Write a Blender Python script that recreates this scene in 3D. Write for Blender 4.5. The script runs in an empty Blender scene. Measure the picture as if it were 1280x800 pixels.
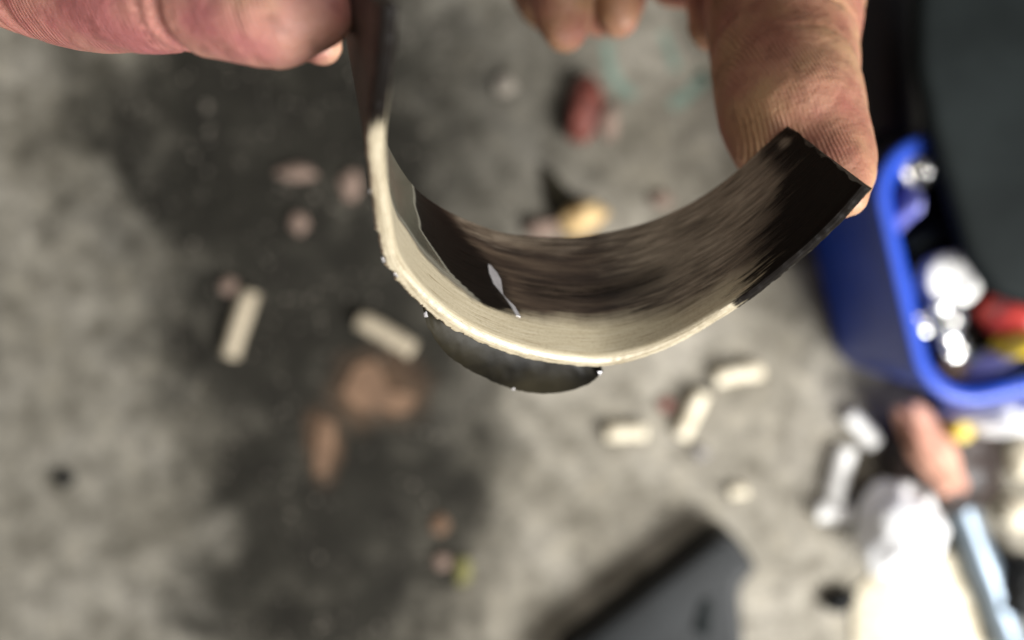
import bpy, bmesh, math, random
from mathutils import Vector, noise
random.seed(7)
S = bpy.context.scene
COL = S.collection

# ------------------------------------------------------------------ camera
H = 0.42                    # camera height above the floor, looking straight down
F = 970.0                   # focal length in pixels of a 1280 px wide picture
cam_d = bpy.data.cameras.new('camera'); cam = bpy.data.objects.new('camera', cam_d); COL.objects.link(cam)
cam.location = (0, 0, H)
cam_d.sensor_width = 36.0; cam_d.lens = 36.0 * F / 1280.0
cam_d.clip_start = 0.002; cam_d.clip_end = 50
cam_d.dof.use_dof = True; cam_d.dof.focus_distance = 0.100; cam_d.dof.aperture_fstop = 7.8
S.camera = cam

# ------------------------------------------------------------------ light
w = bpy.data.worlds.new('World'); S.world = w; w.use_nodes = True
w.node_tree.nodes['Background'].inputs[0].default_value = (0.80, 0.86, 0.95, 1)
w.node_tree.nodes['Background'].inputs[1].default_value = 0.13
def area(name, loc, target, size, power, col):
    d = bpy.data.lights.new(name, 'AREA'); d.shape = 'RECTANGLE'; d.size, d.size_y = size; d.energy = power; d.color = col
    o = bpy.data.objects.new(name, d); COL.objects.link(o); o.location = loc
    o.rotation_euler = (Vector(target) - Vector(loc)).to_track_quat('-Z', 'Y').to_euler()
    return o
area('ceiling_lamp', (0.30, 0.14, 1.40), (0.14, 0.02, 0), (0.30, 0.40), 5.0, (1.0, 0.93, 0.82))
area('doorway_light', (0.58, -0.46, 0.70), (0.15, -0.02, 0.0), (0.50, 0.40), 21.5, (0.985, 0.98, 0.97))
S.view_settings.view_transform = 'Standard'; S.view_settings.look = 'None'
S.view_settings.gamma = 1.0; S.view_settings.use_curve_mapping = False
S.view_settings.exposure = 0.2

# ------------------------------------------------------------------ helpers
def cw(x, y, z):            # camera millimetres (x right, y down, z away) to world metres
    return Vector((x * .001, -y * .001, H - z * .001))
def P(px, py, d):           # pixel at depth d (mm) -> world
    return cw((px - 640) / F * d, (py - 400) / F * d, d)
def G(px, py, z=0.0):       # where the line of sight meets the level z (m)
    d = (H - z) * 1000
    return P(px, py, d)
def mesh(name, verts, faces, mat, parent=None, smooth=False, mats=None, fm=None):
    me = bpy.data.meshes.new(name); me.from_pydata([tuple(v) for v in verts], [], faces); me.update()
    o = bpy.data.objects.new(name, me); COL.objects.link(o)
    for m in (mats or [mat]): me.materials.append(m)
    if fm: me.polygons.foreach_set('material_index', fm)
    if smooth: me.polygons.foreach_set('use_smooth', [True] * len(me.polygons))
    if parent: o.parent = parent; o.matrix_parent_inverse = parent.matrix_world.inverted()
    return o
def bm_obj(name, bm, mat, parent=None, smooth=False):
    bmesh.ops.recalc_face_normals(bm, faces=bm.faces[:])
    me = bpy.data.meshes.new(name); bm.to_mesh(me); bm.free()
    o = bpy.data.objects.new(name, me); COL.objects.link(o); me.materials.append(mat)
    if smooth: me.polygons.foreach_set('use_smooth', [True] * len(me.polygons))
    if parent: o.parent = parent; o.matrix_parent_inverse = parent.matrix_world.inverted()
    return o
def empty(name, loc):
    o = bpy.data.objects.new(name, None); COL.objects.link(o); o.location = loc; o.empty_display_size = .01
    bpy.context.view_layer.update(); return o
def tag(o, label, cat, group=None):
    o['label'] = label; o['category'] = cat
    if group: o['group'] = group
    return o
def spline(pts, n):
    """Catmull-Rom through pts (tuples), n samples evenly spaced along the length."""
    pts = [list(p) for p in pts]
    ext = [[2 * a - b for a, b in zip(pts[0], pts[1])]] + pts + [[2 * a - b for a, b in zip(pts[-1], pts[-2])]]
    dense = []
    for i in range(1, len(ext) - 2):
        p0, p1, p2, p3 = ext[i - 1:i + 3]
        for k in range(24):
            t = k / 24
            dense.append([0.5 * (2 * b + (c - a) * t + (2 * a - 5 * b + 4 * c - d) * t * t + (3 * b - a - 3 * c + d) * t ** 3) for a, b, c, d in zip(p0, p1, p2, p3)])
    dense.append(pts[-1])
    L = [0]
    for a, b in zip(dense, dense[1:]): L.append(L[-1] + math.dist(a[:3], b[:3]))
    out = []; j = 0
    for k in range(n):
        t = L[-1] * k / (n - 1)
        while j < len(L) - 2 and L[j + 1] < t: j += 1
        q = (t - L[j]) / max(L[j + 1] - L[j], 1e-9)
        out.append([a + (b - a) * q for a, b in zip(dense[j], dense[j + 1])])
    return out, L[-1]
def sm(a, b, x):
    t = min(1, max(0, (x - a) / (b - a))); return t * t * (3 - 2 * t)
def nz(x, y, z=0.0): return noise.noise((x, y, z))

# ------------------------------------------------------------------ materials
def mat(name, col, rough=0.6, metal=0.0, var=0.15, scale=60.0, bump=0.0, bscale=300.0, spec=0.5, col2=None):
    m = bpy.data.materials.new(name); m.use_nodes = True; nt = m.node_tree; b = nt.nodes['Principled BSDF']
    b.inputs['Roughness'].default_value = rough; b.inputs['Metallic'].default_value = metal
    b.inputs['Specular IOR Level'].default_value = spec
    tc = nt.nodes.new('ShaderNodeTexCoord'); n = nt.nodes.new('ShaderNodeTexNoise')
    n.inputs['Scale'].default_value = scale; n.inputs['Detail'].default_value = 6; nt.links.new(tc.outputs['Object'], n.inputs['Vector'])
    r = nt.nodes.new('ShaderNodeValToRGB'); r.color_ramp.elements[0].position = .3; r.color_ramp.elements[1].position = .72
    r.color_ramp.elements[0].color = tuple(c * (1 - var) for c in col) + (1,)
    r.color_ramp.elements[1].color = tuple(min(1, c * (1 + var)) for c in (col2 or col)) + (1,)
    nt.links.new(n.outputs['Fac'], r.inputs[0]); nt.links.new(r.outputs[0], b.inputs['Base Color'])
    if bump:
        n2 = nt.nodes.new('ShaderNodeTexNoise'); n2.inputs['Scale'].default_value = bscale; n2.inputs['Detail'].default_value = 4
        nt.links.new(tc.outputs['Object'], n2.inputs['Vector'])
        bp = nt.nodes.new('ShaderNodeBump'); bp.inputs['Strength'].default_value = bump; bp.inputs['Distance'].default_value = .0006
        nt.links.new(n2.outputs['Fac'], bp.inputs['Height']); nt.links.new(bp.outputs[0], b.inputs['Normal'])
    return m

def floor_material():
    m = bpy.data.materials.new('stained_shaded_concrete'); m.use_nodes = True; nt = m.node_tree; N = nt.nodes; L = nt.links
    b = N['Principled BSDF']; b.inputs['Roughness'].default_value = .8; b.inputs['Specular IOR Level'].default_value = .15
    tc = N.new('ShaderNodeTexCoord')
    def nse(scale, detail=6, rough=.6, dist=0):
        n = N.new('ShaderNodeTexNoise'); n.inputs['Scale'].default_value = scale; n.inputs['Detail'].default_value = detail
        n.inputs['Roughness'].default_value = rough; n.inputs['Distortion'].default_value = dist
        L.new(tc.outputs['Object'], n.inputs['Vector']); return n.outputs['Fac']
    def ramp(x, stops):
        r = N.new('ShaderNodeValToRGB'); e = r.color_ramp.elements
        e[0].position, e[0].color = stops[0][0], stops[0][1] + (1,); e[1].position, e[1].color = stops[-1][0], stops[-1][1] + (1,)
        for p, c in stops[1:-1]: q = e.new(p); q.color = c + (1,)
        L.new(x, r.inputs[0]); return r.outputs[0]
    def mix(f, a, c, t='MIX'):
        x = N.new('ShaderNodeMix'); x.data_type = 'RGBA'; x.blend_type = t
        if isinstance(f, float): x.inputs[0].default_value = f
        else: L.new(f, x.inputs[0])
        L.new(a, x.inputs[6]); L.new(c, x.inputs[7]) if not isinstance(c, tuple) else setattr(x.inputs[7], 'default_value', c + (1,))
        return x.outputs[2]
    base = ramp(nse(16, 8, .62), [(.30, (.14, .126, .097)), (.5, (.25, .23, .187)), (.70, (.375, .348, .294))])
    spots = ramp(nse(70, 6, .65), [(.34, (.30, .285, .25)), (.52, (.9, .9, .9)), (.66, (1.15, 1.13, 1.08))])
    c = mix(.75, base, spots, 'MULTIPLY')
    fine = ramp(nse(320, 3, .6), [(.32, (.62, .61, .6)), (.6, (1, 1, 1))])
    c = mix(.6, c, fine, 'MULTIPLY')
    # oil blots and painted soft shadow round three centres, edges broken by noise
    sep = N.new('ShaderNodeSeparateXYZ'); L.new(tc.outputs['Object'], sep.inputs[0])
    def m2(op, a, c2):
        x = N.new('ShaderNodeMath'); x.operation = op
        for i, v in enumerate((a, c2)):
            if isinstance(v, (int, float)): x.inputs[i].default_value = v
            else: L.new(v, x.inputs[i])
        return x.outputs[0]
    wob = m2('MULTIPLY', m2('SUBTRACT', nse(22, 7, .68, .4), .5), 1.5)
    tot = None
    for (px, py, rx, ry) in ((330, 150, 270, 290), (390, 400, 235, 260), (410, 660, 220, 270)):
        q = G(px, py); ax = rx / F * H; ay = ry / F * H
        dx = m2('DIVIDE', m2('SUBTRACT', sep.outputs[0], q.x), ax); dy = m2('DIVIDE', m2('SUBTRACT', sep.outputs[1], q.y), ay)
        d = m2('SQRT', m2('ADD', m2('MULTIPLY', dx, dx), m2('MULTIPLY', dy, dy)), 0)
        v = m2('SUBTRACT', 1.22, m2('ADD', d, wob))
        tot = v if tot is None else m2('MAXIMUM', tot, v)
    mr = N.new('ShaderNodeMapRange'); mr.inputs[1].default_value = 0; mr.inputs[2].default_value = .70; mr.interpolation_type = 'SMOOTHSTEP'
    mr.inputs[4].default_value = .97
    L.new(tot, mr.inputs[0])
    oil = ramp(nse(45, 5, .6), [(.3, (.007, .0062, .0045)), (.55, (.016, .0148, .011)), (.75, (.045, .041, .032))])  # dark tone shared by the oil blots and the painted shade
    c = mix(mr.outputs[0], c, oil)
    # rust that bled out of the cardboard
    tot3 = None
    for (px, py, rx, ry) in ((470, 488, 85, 62), (404, 556, 30, 62)):
        q = G(px, py); ax = rx / F * H; ay = ry / F * H
        dx = m2('DIVIDE', m2('SUBTRACT', sep.outputs[0], q.x), ax); dy = m2('DIVIDE', m2('SUBTRACT', sep.outputs[1], q.y), ay)
        d = m2('SQRT', m2('ADD', m2('MULTIPLY', dx, dx), m2('MULTIPLY', dy, dy)), 0)
        v = m2('SUBTRACT', 1.0, m2('ADD', d, wob)); tot3 = v if tot3 is None else m2('MAXIMUM', tot3, v)
    mr3 = N.new('ShaderNodeMapRange'); mr3.inputs[1].default_value = 0; mr3.inputs[2].default_value = .8; mr3.interpolation_type = 'SMOOTHSTEP'
    mr3.inputs[4].default_value = .75; L.new(tot3, mr3.inputs[0])
    c = mix(mr3.outputs[0], c, ramp(nse(60, 5), [(.3, (.09, .05, .028)), (.7, (.25, .15, .09))]))
    # thinner oil and fainter painted shade beside it
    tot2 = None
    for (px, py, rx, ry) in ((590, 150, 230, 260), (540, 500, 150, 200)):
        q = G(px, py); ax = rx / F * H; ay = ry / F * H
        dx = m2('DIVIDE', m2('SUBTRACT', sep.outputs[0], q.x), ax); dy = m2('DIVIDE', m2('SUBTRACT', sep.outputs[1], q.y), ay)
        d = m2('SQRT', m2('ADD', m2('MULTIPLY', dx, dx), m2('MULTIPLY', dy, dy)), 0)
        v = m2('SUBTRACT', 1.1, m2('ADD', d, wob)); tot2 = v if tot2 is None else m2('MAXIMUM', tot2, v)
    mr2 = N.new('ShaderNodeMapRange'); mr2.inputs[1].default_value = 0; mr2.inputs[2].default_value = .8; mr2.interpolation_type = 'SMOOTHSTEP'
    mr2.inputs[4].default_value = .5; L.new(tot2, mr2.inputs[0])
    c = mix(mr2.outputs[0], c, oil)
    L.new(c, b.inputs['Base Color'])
    bp = N.new('ShaderNodeBump'); bp.inputs['Strength'].default_value = .4; bp.inputs['Distance'].default_value = .001
    L.new(nse(240, 5), bp.inputs['Height']); L.new(bp.outputs[0], b.inputs['Normal'])
    return m

def skin_material(name, k, pink):
    m = bpy.data.materials.new(name); m.use_nodes = True; nt = m.node_tree; N = nt.nodes; L = nt.links
    b = N['Principled BSDF']; b.inputs['Roughness'].default_value = .5; b.inputs['Specular IOR Level'].default_value = .4
    b.inputs['Subsurface Weight'].default_value = .22; b.inputs['Subsurface Radius'].default_value = (1, .38, .2); b.inputs['Subsurface Scale'].default_value = .0022
    tc = N.new('ShaderNodeTexCoord')
    def nse(s, d=5, r=.55):
        n = N.new('ShaderNodeTexNoise'); n.inputs['Scale'].default_value = s; n.inputs['Detail'].default_value = d; n.inputs['Roughness'].default_value = r
        L.new(tc.outputs['Object'], n.inputs['Vector']); return n.outputs['Fac']
    def ramp(x, st):
        r = N.new('ShaderNodeValToRGB'); e = r.color_ramp.elements
        e[0].position, e[0].color = st[0][0], st[0][1] + (1,); e[1].position, e[1].color = st[-1][0], st[-1][1] + (1,)
        for p, c in st[1:-1]: q = e.new(p); q.color = c + (1,)
        L.new(x, r.inputs[0]); return r.outputs[0]
    def mix(f, a, c, t='MULTIPLY'):
        x = N.new('ShaderNodeMix'); x.data_type = 'RGBA'; x.blend_type = t
        if isinstance(f, float): x.inputs[0].default_value = f
        else: L.new(f, x.inputs[0])
        L.new(a, x.inputs[6]); L.new(c, x.inputs[7]); return x.outputs[2]
    c = ramp(nse(75), [(.34, (.46 * k, .165 * k, (.115 + pink) * k)), (.5, (.58 * k, .285 * k, (.175 + pink) * k)), (.66, (.64 * k, .385 * k, (.20 + pink) * k))])
    grime = ramp(nse(260, 6, .7), [(.30, (.28, .20, .17)), (.44, (1, 1, 1))])
    c = mix(.5, c, grime)
    c = mix(.6, c, ramp(nse(48, 7, .68), [(.34, (.42, .30, .24)), (.50, (1, 1, 1)), (.68, (1.0, .98, .9))]))
    wv = N.new('ShaderNodeTexWave'); wv.wave_type = 'BANDS'; wv.bands_direction = 'X'; wv.inputs['Scale'].default_value = 560
    wv.inputs['Distortion'].default_value = 3.5; wv.inputs['Detail'].default_value = 2; wv.inputs['Detail Scale'].default_value = .35
    mp = N.new('ShaderNodeMapping'); mp.inputs['Rotation'].default_value = (0, 0, math.radians(-14)); L.new(tc.outputs['Object'], mp.inputs[0]); L.new(mp.outputs[0], wv.inputs[0])
    pat = ramp(nse(110, 3), [(.46, (0, 0, 0)), (.60, (1, 1, 1))])
    mk = N.new('ShaderNodeMath'); mk.operation = 'MULTIPLY'; mk.inputs[1].default_value = .24; L.new(pat, mk.inputs[0])
    c = mix(mk.outputs[0], c, ramp(wv.outputs['Fac'], [(.0, (.45, .36, .3)), (.45, (1, 1, 1))]))
    L.new(c, b.inputs['Base Color'])
    b1 = N.new('ShaderNodeBump'); mk2 = N.new('ShaderNodeMath'); mk2.operation = 'MULTIPLY_ADD'; mk2.inputs[1].default_value = .45; mk2.inputs[2].default_value = .08; L.new(pat, mk2.inputs[0]); L.new(mk2.outputs[0], b1.inputs['Strength']); b1.inputs['Distance'].default_value = .00022; L.new(wv.outputs['Fac'], b1.inputs['Height'])
    b2 = N.new('ShaderNodeBump'); b2.inputs['Strength'].default_value = .5; b2.inputs['Distance'].default_value = .0005
    L.new(nse(700, 4), b2.inputs['Height']); L.new(b1.outputs[0], b2.inputs['Normal']); L.new(b2.outputs[0], b.inputs['Normal'])
    return m

def lining_material(name='worn_bearing_lining'):
    """the running surface: brown-black worn lining, cream rim with painted reflection beside it, scorched end, dark bands round the bore"""
    m = bpy.data.materials.new(name); m.use_nodes = True; nt = m.node_tree; N = nt.nodes; L = nt.links
    b = N['Principled BSDF']
    uv = N.new('ShaderNodeUVMap'); uv.uv_map = 'arc'
    at = N.new('ShaderNodeVertexColor'); at.layer_name = 'wear_gleam'; sp = N.new('ShaderNodeSeparateColor'); L.new(at.outputs[0], sp.inputs[0])
    def nse(su, sv, d=5, r=.6, dist=0):
        mp = N.new('ShaderNodeMapping'); mp.inputs['Scale'].default_value = (su, sv, 1); L.new(uv.outputs[0], mp.inputs[0])
        n = N.new('ShaderNodeTexNoise'); n.inputs['Scale'].default_value = 1; n.inputs['Detail'].default_value = d
        n.inputs['Roughness'].default_value = r; n.inputs['Distortion'].default_value = dist; L.new(mp.outputs[0], n.inputs['Vector']); return n.outputs['Fac']
    def ramp(x, st):
        r = N.new('ShaderNodeValToRGB'); e = r.color_ramp.elements
        e[0].position, e[0].color = st[0][0], st[0][1] + (1,); e[1].position, e[1].color = st[-1][0], st[-1][1] + (1,)
        for p, c in st[1:-1]: q = e.new(p); q.color = c + (1,)
        L.new(x, r.inputs[0]); return r.outputs[0]
    def mix(f, a, c, t='MIX'):
        x = N.new('ShaderNodeMix'); x.data_type = 'RGBA'; x.blend_type = t
        if isinstance(f, float): x.inputs[0].default_value = f
        else: L.new(f, x.inputs[0])
        L.new(a, x.inputs[6]); L.new(c, x.inputs[7]); return x.outputs[2]
    def m2(op, a, c, d=0.0):
        x = N.new('ShaderNodeMath'); x.operation = op; x.use_clamp = op == 'MULTIPLY_ADD'
        for i, v in enumerate((a, c, d)):
            if isinstance(v, (int, float)): x.inputs[i].default_value = v
            else: L.new(v, x.inputs[i])
        return x.outputs[0]
    streak = nse(13, 85, 9, .72, .35); broad = nse(5, 16, 5, .6, .3); speck = nse(240, 60, 4, .7)
    dark = ramp(broad, [(.30, (.013, .009, .007)), (.50, (.040, .028, .020)), (.70, (.095, .070, .048))])
    dark = mix(.7, dark, ramp(streak, [(.30, (.16, .15, .14)), (.50, (1, 1, 1)), (.72, (1.9, 1.8, 1.65))]), 'MULTIPLY')
    tan = ramp(streak, [(.34, (.020, .015, .011)), (.47, (.125, .098, .070)), (.65, (.42, .35, .265))])
    cream = ramp(streak, [(.27, (.16, .115, .06)), (.42, (.38, .325, .22)), (.58, (.46, .405, .29)), (.75, (.56, .51, .39))])
    cream = mix(.35, cream, ramp(speck, [(.35, (.45, .42, .35)), (.5, (1, 1, 1))]), 'MULTIPLY')
    black = ramp(streak, [(.30, (.002, .0018, .0015)), (.70, (.010, .0075, .006))])
    def edge(mask, amp, gain):     # break a soft mask up with streaks
        j = m2('SUBTRACT', streak, .5); k = m2('MULTIPLY', j, amp)
        f = m2('ADD', mask, k); return m2('MULTIPLY_ADD', m2('SUBTRACT', f, .5), gain, .5)
    c = mix(edge(sp.outputs[2], 1.6, 1.7), dark, tan)
    c = mix(edge(sp.outputs[0], .5, 1.5), c, cream)
    bk = edge(sp.outputs[1], 2.6, 3.0)
    c = mix(bk, c, black)
    pol = at.outputs[1]
    c = mix(pol, c, ramp(streak, [(.2, (.44, .42, .33)), (.8, (.58, .56, .45))]))
    L.new(c, b.inputs['Base Color'])
    L.new(m2('MULTIPLY_ADD', pol, .85, .10), b.inputs['Metallic'])
    rr = m2('MULTIPLY_ADD', streak, .40, .12)
    mxr = N.new('ShaderNodeMix'); L.new(pol, mxr.inputs[0]); L.new(rr, mxr.inputs[2]); mxr.inputs[3].default_value = .07; L.new(mxr.outputs[0], b.inputs['Roughness']); L.new(m2('MULTIPLY_ADD', bk, -.32, .42), b.inputs['Specular IOR Level'])
    bp = N.new('ShaderNodeBump'); bp.inputs['Strength'].default_value = .5; bp.inputs['Distance'].default_value = .00012
    L.new(streak, bp.inputs['Height']); L.new(bp.outputs[0], b.inputs['Normal'])
    return m

M = {}
M['floor'] = floor_material(); M['skin'] = skin_material('pink_skin', .68, .045); M['skin2'] = skin_material('shaded_skin', .54, .008); M['lining'] = lining_material()  # right hand skin is darker: its shade is put into the colour
M['rim'] = mat('scraped_cream_metal', (.52, .48, .37), .45, .2, .28, 900, .8, 2500)
M['back'] = mat('oily_black_steel', (.008, .007, .006), .5, 0, .5, 500, .4, 900, .15, col2=(.03, .026, .02))
M['strip'] = mat('dark_olive_steel', (.0025, .002, .0012), .4, 0, .5, 90, .06, 500, .10, col2=(.015, .0125, .007))
M['silver'] = mat('bright_torn_metal', (.50, .49, .50), .3, .6, .15, 900)
M['nail'] = mat('fingernail', (.62, .36, .30), .3, 0, .1, 200)
M['blue'] = mat('blue_plastic', (.011, .060, .46), .4, 0, .12, 40, .1, 300)
M['bluei'] = mat('violet_blue_plastic', (.16, .17, .50), .35, 0, .15, 40)
M['cream'] = mat('pale_cream_paper', (.56, .48, .33), .8, 0, .2, 180, .4, 900, col2=(.72, .66, .52))
M['tanp'] = mat('shaded_tan_paper', (.33, .27, .18), .8, 0, .2, 400, .4, 900, col2=(.44, .38, .28))  # darker stub paper: shade on two stubs put into the colour
M['white'] = mat('white_paper', (.86, .86, .85), .7, 0, .04, 200, .3, 300)
M['whitep'] = mat('white_plastic', (.85, .84, .80), .3, 0, .04, 200)
M['chrome'] = mat('polished_steel', (.80, .80, .80), .16, 1, .08, 200)
M['char'] = mat('charcoal_plastic', (.010, .0125, .0125), .65, 0, .3, 30, .2, 500, .06)
M['black'] = mat('black_plastic', (.005, .0055, .0055), .5, 0, .35, 60, .3, 700, .25)
M['blackt'] = mat('black_textured_lid', (.006, .0075, .008), .6, 0, .3, 60, .4, 900, .25)
M['brown'] = mat('dark_brown_leather', (.020, .011, .008), .5, 0, .4, 80, .4, 400)
M['rag'] = mat('pinkish_tan_cloth', (.46, .21, .14), .9, 0, .25, 60, .6, 700, col2=(.62, .34, .24))
M['card'] = mat('brown_cardboard', (.165, .098, .058), .9, 0, .3, 90, .3, 500)
M['red'] = mat('rust_red_husk', (.06, .014, .010), .6, 0, .45, 160, .5, 300, col2=(.17, .045, .03))
M['redp'] = mat('red_plastic', (.48, .05, .04), .35, 0, .15, 60)
M['yellow'] = mat('yellow_plastic', (.62, .45, .03), .4, 0, .1, 60)
M['pinkg'] = mat('pinkish_grit', (.22, .155, .12), .9, 0, .25, 200)
M['grey'] = mat('lavender_grey_grit', (.24, .225, .215), .9, 0, .2, 200)
M['green'] = mat('olive_yellow_scrap', (.15, .14, .045), .8, 0, .2, 200)
M['teal'] = mat('teal_paint', (.145, .20, .16), .7, 0, .25, 250)
M['steelb'] = mat('blue_grey_steel', (.16, .20, .24), .35, .5, .25, 90)
M['tanw'] = mat('honey_wood', (.42, .26, .10), .7, 0, .25, 120, col2=(.66, .48, .24))
M['oil'] = mat('black_oil', (.012, .012, .013), .25, 0, .4, 80)
M['gritm'] = mat('floor_grit', (.08, .07, .055), .9, 0, .6, 25, col2=(.24, .21, .17))

# ------------------------------------------------------------------ floor
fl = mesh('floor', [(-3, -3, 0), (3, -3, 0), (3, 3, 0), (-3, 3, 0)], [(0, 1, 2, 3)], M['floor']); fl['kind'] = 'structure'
def stroke(pts, wpx):
    v = []; f = []; s, _ = spline([tuple(G(*p, .0005)) for p in pts], 24)
    for i, p in enumerate(s):
        q = s[min(i + 1, 23)]; r = s[max(i - 1, 0)]; d = Vector((q[0] - r[0], q[1] - r[1], 0)).normalized(); n = Vector((-d.y, d.x, 0))
        k = wpx / F * H * .5 * (.7 + .6 * random.random())
        v += [Vector(p) + n * k, Vector(p) - n * k]
        if i: f.append((2 * i - 2, 2 * i - 1, 2 * i + 1, 2 * i))
    return v, f
V = []; Fc = []
for pts, wd in (([(828, 40), (838, 65), (846, 88)], 11), ([(838, 132), (858, 120), (884, 92)], 16), ([(758, 52), (764, 85), (776, 108), (794, 120)], 13), ([(868, 95), (884, 92)], 12)):
    v, f = stroke(pts, wd); Fc += [tuple(i + len(V) for i in q) for q in f]; V += v
pm = mesh('paint_mark', V, Fc, M['teal'])
tag(pm, 'faded teal green paint strokes on the concrete behind the ridged finger', 'paint mark')

# ------------------------------------------------------------------ bearing shell
K = .85
A = Vector((math.sin(-.254) * math.cos(-.8163), math.sin(-.8163), math.cos(-.254) * math.cos(-.8163)))   # bore axis, camera frame, away from the near rim
U = Vector((0, 1, 0)).cross(A).normalized(); Vv = A.cross(U)
C0 = Vector((17.315, -18.709, 100.937)) * K
WID = 25.04 * K; TH = 1.9
def on_plane(px, py, wd):      # line of sight meets the plane across the bore at axial distance wd; in-plane coordinates
    r = Vector(((px - 640) / F, (py - 400) / F, 1)); c = C0 + A * wd
    p = r * (c.dot(A) / r.dot(A)) - c
    return (p.dot(U), p.dot(Vv), 0.0)
near_px = [(1092, 237), (1052, 281), (1010, 320), (950, 368), (900, 401), (850, 430), (800, 450), (752, 460), (700, 457), (650, 448), (600, 431), (562, 411), (528, 386), (500, 357), (478, 322), (466, 262), (460, 210), (458, 165), (462, 125), (467, 85), (471, 40), (473, 5)]
far_px = [(985, 155), (950, 185), (910, 221), (860, 254), (800, 279), (740, 292), (700, 295), (640, 291), (600, 280), (552, 258), (518, 232), (494, 198), (477, 160), (466, 118), (458, 78), (452, 40), (449, 0), (447, -35)]
NS = 420; NV = 44
nc, ln = spline([on_plane(x, y, 0) for x, y in near_px], NS)
fc_, lf = spline([on_plane(x, y, WID) for x, y in far_px], NS)
print('rim lengths', ln, lf)
def normals(cv):
    out = []
    for i in range(len(cv)):
        a = cv[max(i - 3, 0)]; b = cv[min(i + 3, len(cv) - 1)]
        t = Vector((b[0] - a[0], b[1] - a[1])).normalized(); n = Vector((t.y, -t.x))
        if n.dot(Vector((cv[i][0], cv[i][1]))) < 0: n = -n
        out.append(n)
    return out
nn = normals(nc); fn = normals(fc_)
def pt(i, rad, wfrac, dw=0.0):
    """point of the wall: i along the arc, rad mm outward from the outer face, wfrac 0 near rim .. 1 far rim"""
    a = nc[i]; b = fc_[i]
    n0 = nn[i]; n1 = fn[i]
    x = (a[0] + n0.x * rad) * (1 - wfrac) + (b[0] + n1.x * (rad + TH)) * wfrac
    y = (a[1] + n0.y * rad) * (1 - wfrac) + (b[1] + n1.y * (rad + TH)) * wfrac
    q = C0 + U * x + Vv * y + A * (WID * wfrac + dw)
    return cw(q.x, q.y, q.z)
# section loop: (outward mm, width fraction, axial mm, slot of the face to the next point)
sec = []
sec += [(-.05, 0, .35), (-.30, 0, .05), (-.8, 0, -.03), (-1.25, 0, .02), (-TH + .2, 0, .25)]
nin0 = len(sec)
for k in range(NV + 1):
    fv = .03 + .955 * k / NV; sec.append((-TH, fv, 0))
nin1 = len(sec)
sec += [(-TH + .25, 1, 0), (-.25, 1, 0)]
for fv in (.985, .75, .5, .25, .03): sec.append((0, fv, 0))
NC = len(sec)
slots = [1] * (nin0 - 1) + [0] * (nin1 - nin0 + 1) + [2] * (NC - nin1)
verts = []; faces = []; fmi = []; uvs = []; wear_gleam = []
def lerp(tab, x):
    if x <= tab[0][0]: return tab[0][1]
    for (a, b), (c, d) in zip(tab, tab[1:]):
        if x <= c: return b + (d - b) * (x - a) / (c - a)
    return tab[-1][1]
CREAM = [(0, .0), (.08, .03), (.148, .115), (.2, .15), (.25, .155), (.30, .215), (.37, .265), (.52, .26), (.58, .255), (.65, .315), (.715, .38), (.8, .30), (.87, .22), (.92, .12), (.95, -.1), (1, -.3)]  # width of the cream band: rim metal plus a painted reflection
SC_END = [(-.1, .17), (0, .165), (.22, .135), (.37, .105), (.5, .08), (.75, .060), (1, .052)]
SM_R = [(0, .50), (.27, .513), (.6, .541), (.82, .585), (.95, .622), (1, .635)]
SM_L = [(.2, .545), (.25, .565), (.37, .622), (.575, .680), (.93, .689), (1, .69)]
def wear_gleam_at(s, v):
    """s 0 at the scorched end .. 1 at the clean end; v 0 near rim .. 1 far rim"""
    cb = lerp(CREAM, s)
    wob = .03 * nz(s * 22, v * 3) + .015 * nz(s * 70, 4)
    soft = .24 - .17 * sm(.40, .62, s)
    cream = 1 - sm(cb - soft * .5, cb + soft * .7, v + wob)
    cream *= 1 - sm(.92, .86, 1 - s) * 0
    e = s - (lerp(SC_END, v) + .03 * nz(v * 14, 2.2) + .02 * nz(v * 45, 7.2))
    blk = 1 - sm(-.08, .10 - .05 * sm(.4, .7, v), e)
    if v <= 0.001: blk = 1 - sm(.17, .23, s + .05 * nz(s * 60, 1)) + 1.8 * sm(.865, .95, s)
    if v <= .001: cream *= .66
    blk *= 1 - .75 * math.exp(-((s - .022) / .012) ** 2 - ((v - .86) / .07) ** 2)
    r_ = lerp(SM_R, v) + .006 * nz(v * 9, 3); l_ = lerp(SM_L, v) + .006 * nz(v * 7, 9)
    b2 = 1.1 * sm(r_ - .06, r_ + .045, s) * (1 - sm(l_ - .006, l_ + .008, s)) * sm(.2, .3, v)
    b3 = .50 * math.exp(-((v - .52) / .13) ** 2) * sm(.18, .3, s) * (1 - sm(.46, .54, s))
    blk = max(blk, b2, b3, 1.5 * sm(.93, .97, s))
    tanm = sm(.03, .08, s) * (1 - sm(.22, .42, s)) * (.62 + .38 * sm(.3, .6, v)) * .95
    tanm = max(tanm, .42 * sm(.70, .95, v) * sm(.3, .4, s) * (1 - sm(.58, .62, s)))
    pol = sm(l_ - .012, l_ - .002, s) * sm(cb - .01, cb + .09, v + wob) * sm(.02, .06, v) * (1 - sm(.93, .97, s))
    blk = min(1.7, blk + .6 * (1 - sm(-.15, -.06, e)) * (v > .001)) if s < .3 and not (s < .05 and .7 < v < .98) else min(1.7, blk)
    tanm = max(tanm, math.exp(-((s - .022) / .012) ** 2 - ((v - .86) / .07) ** 2))  # tan spot paints the glint at the far corner of the end
    return (cream, blk, tanm, pol)
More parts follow.
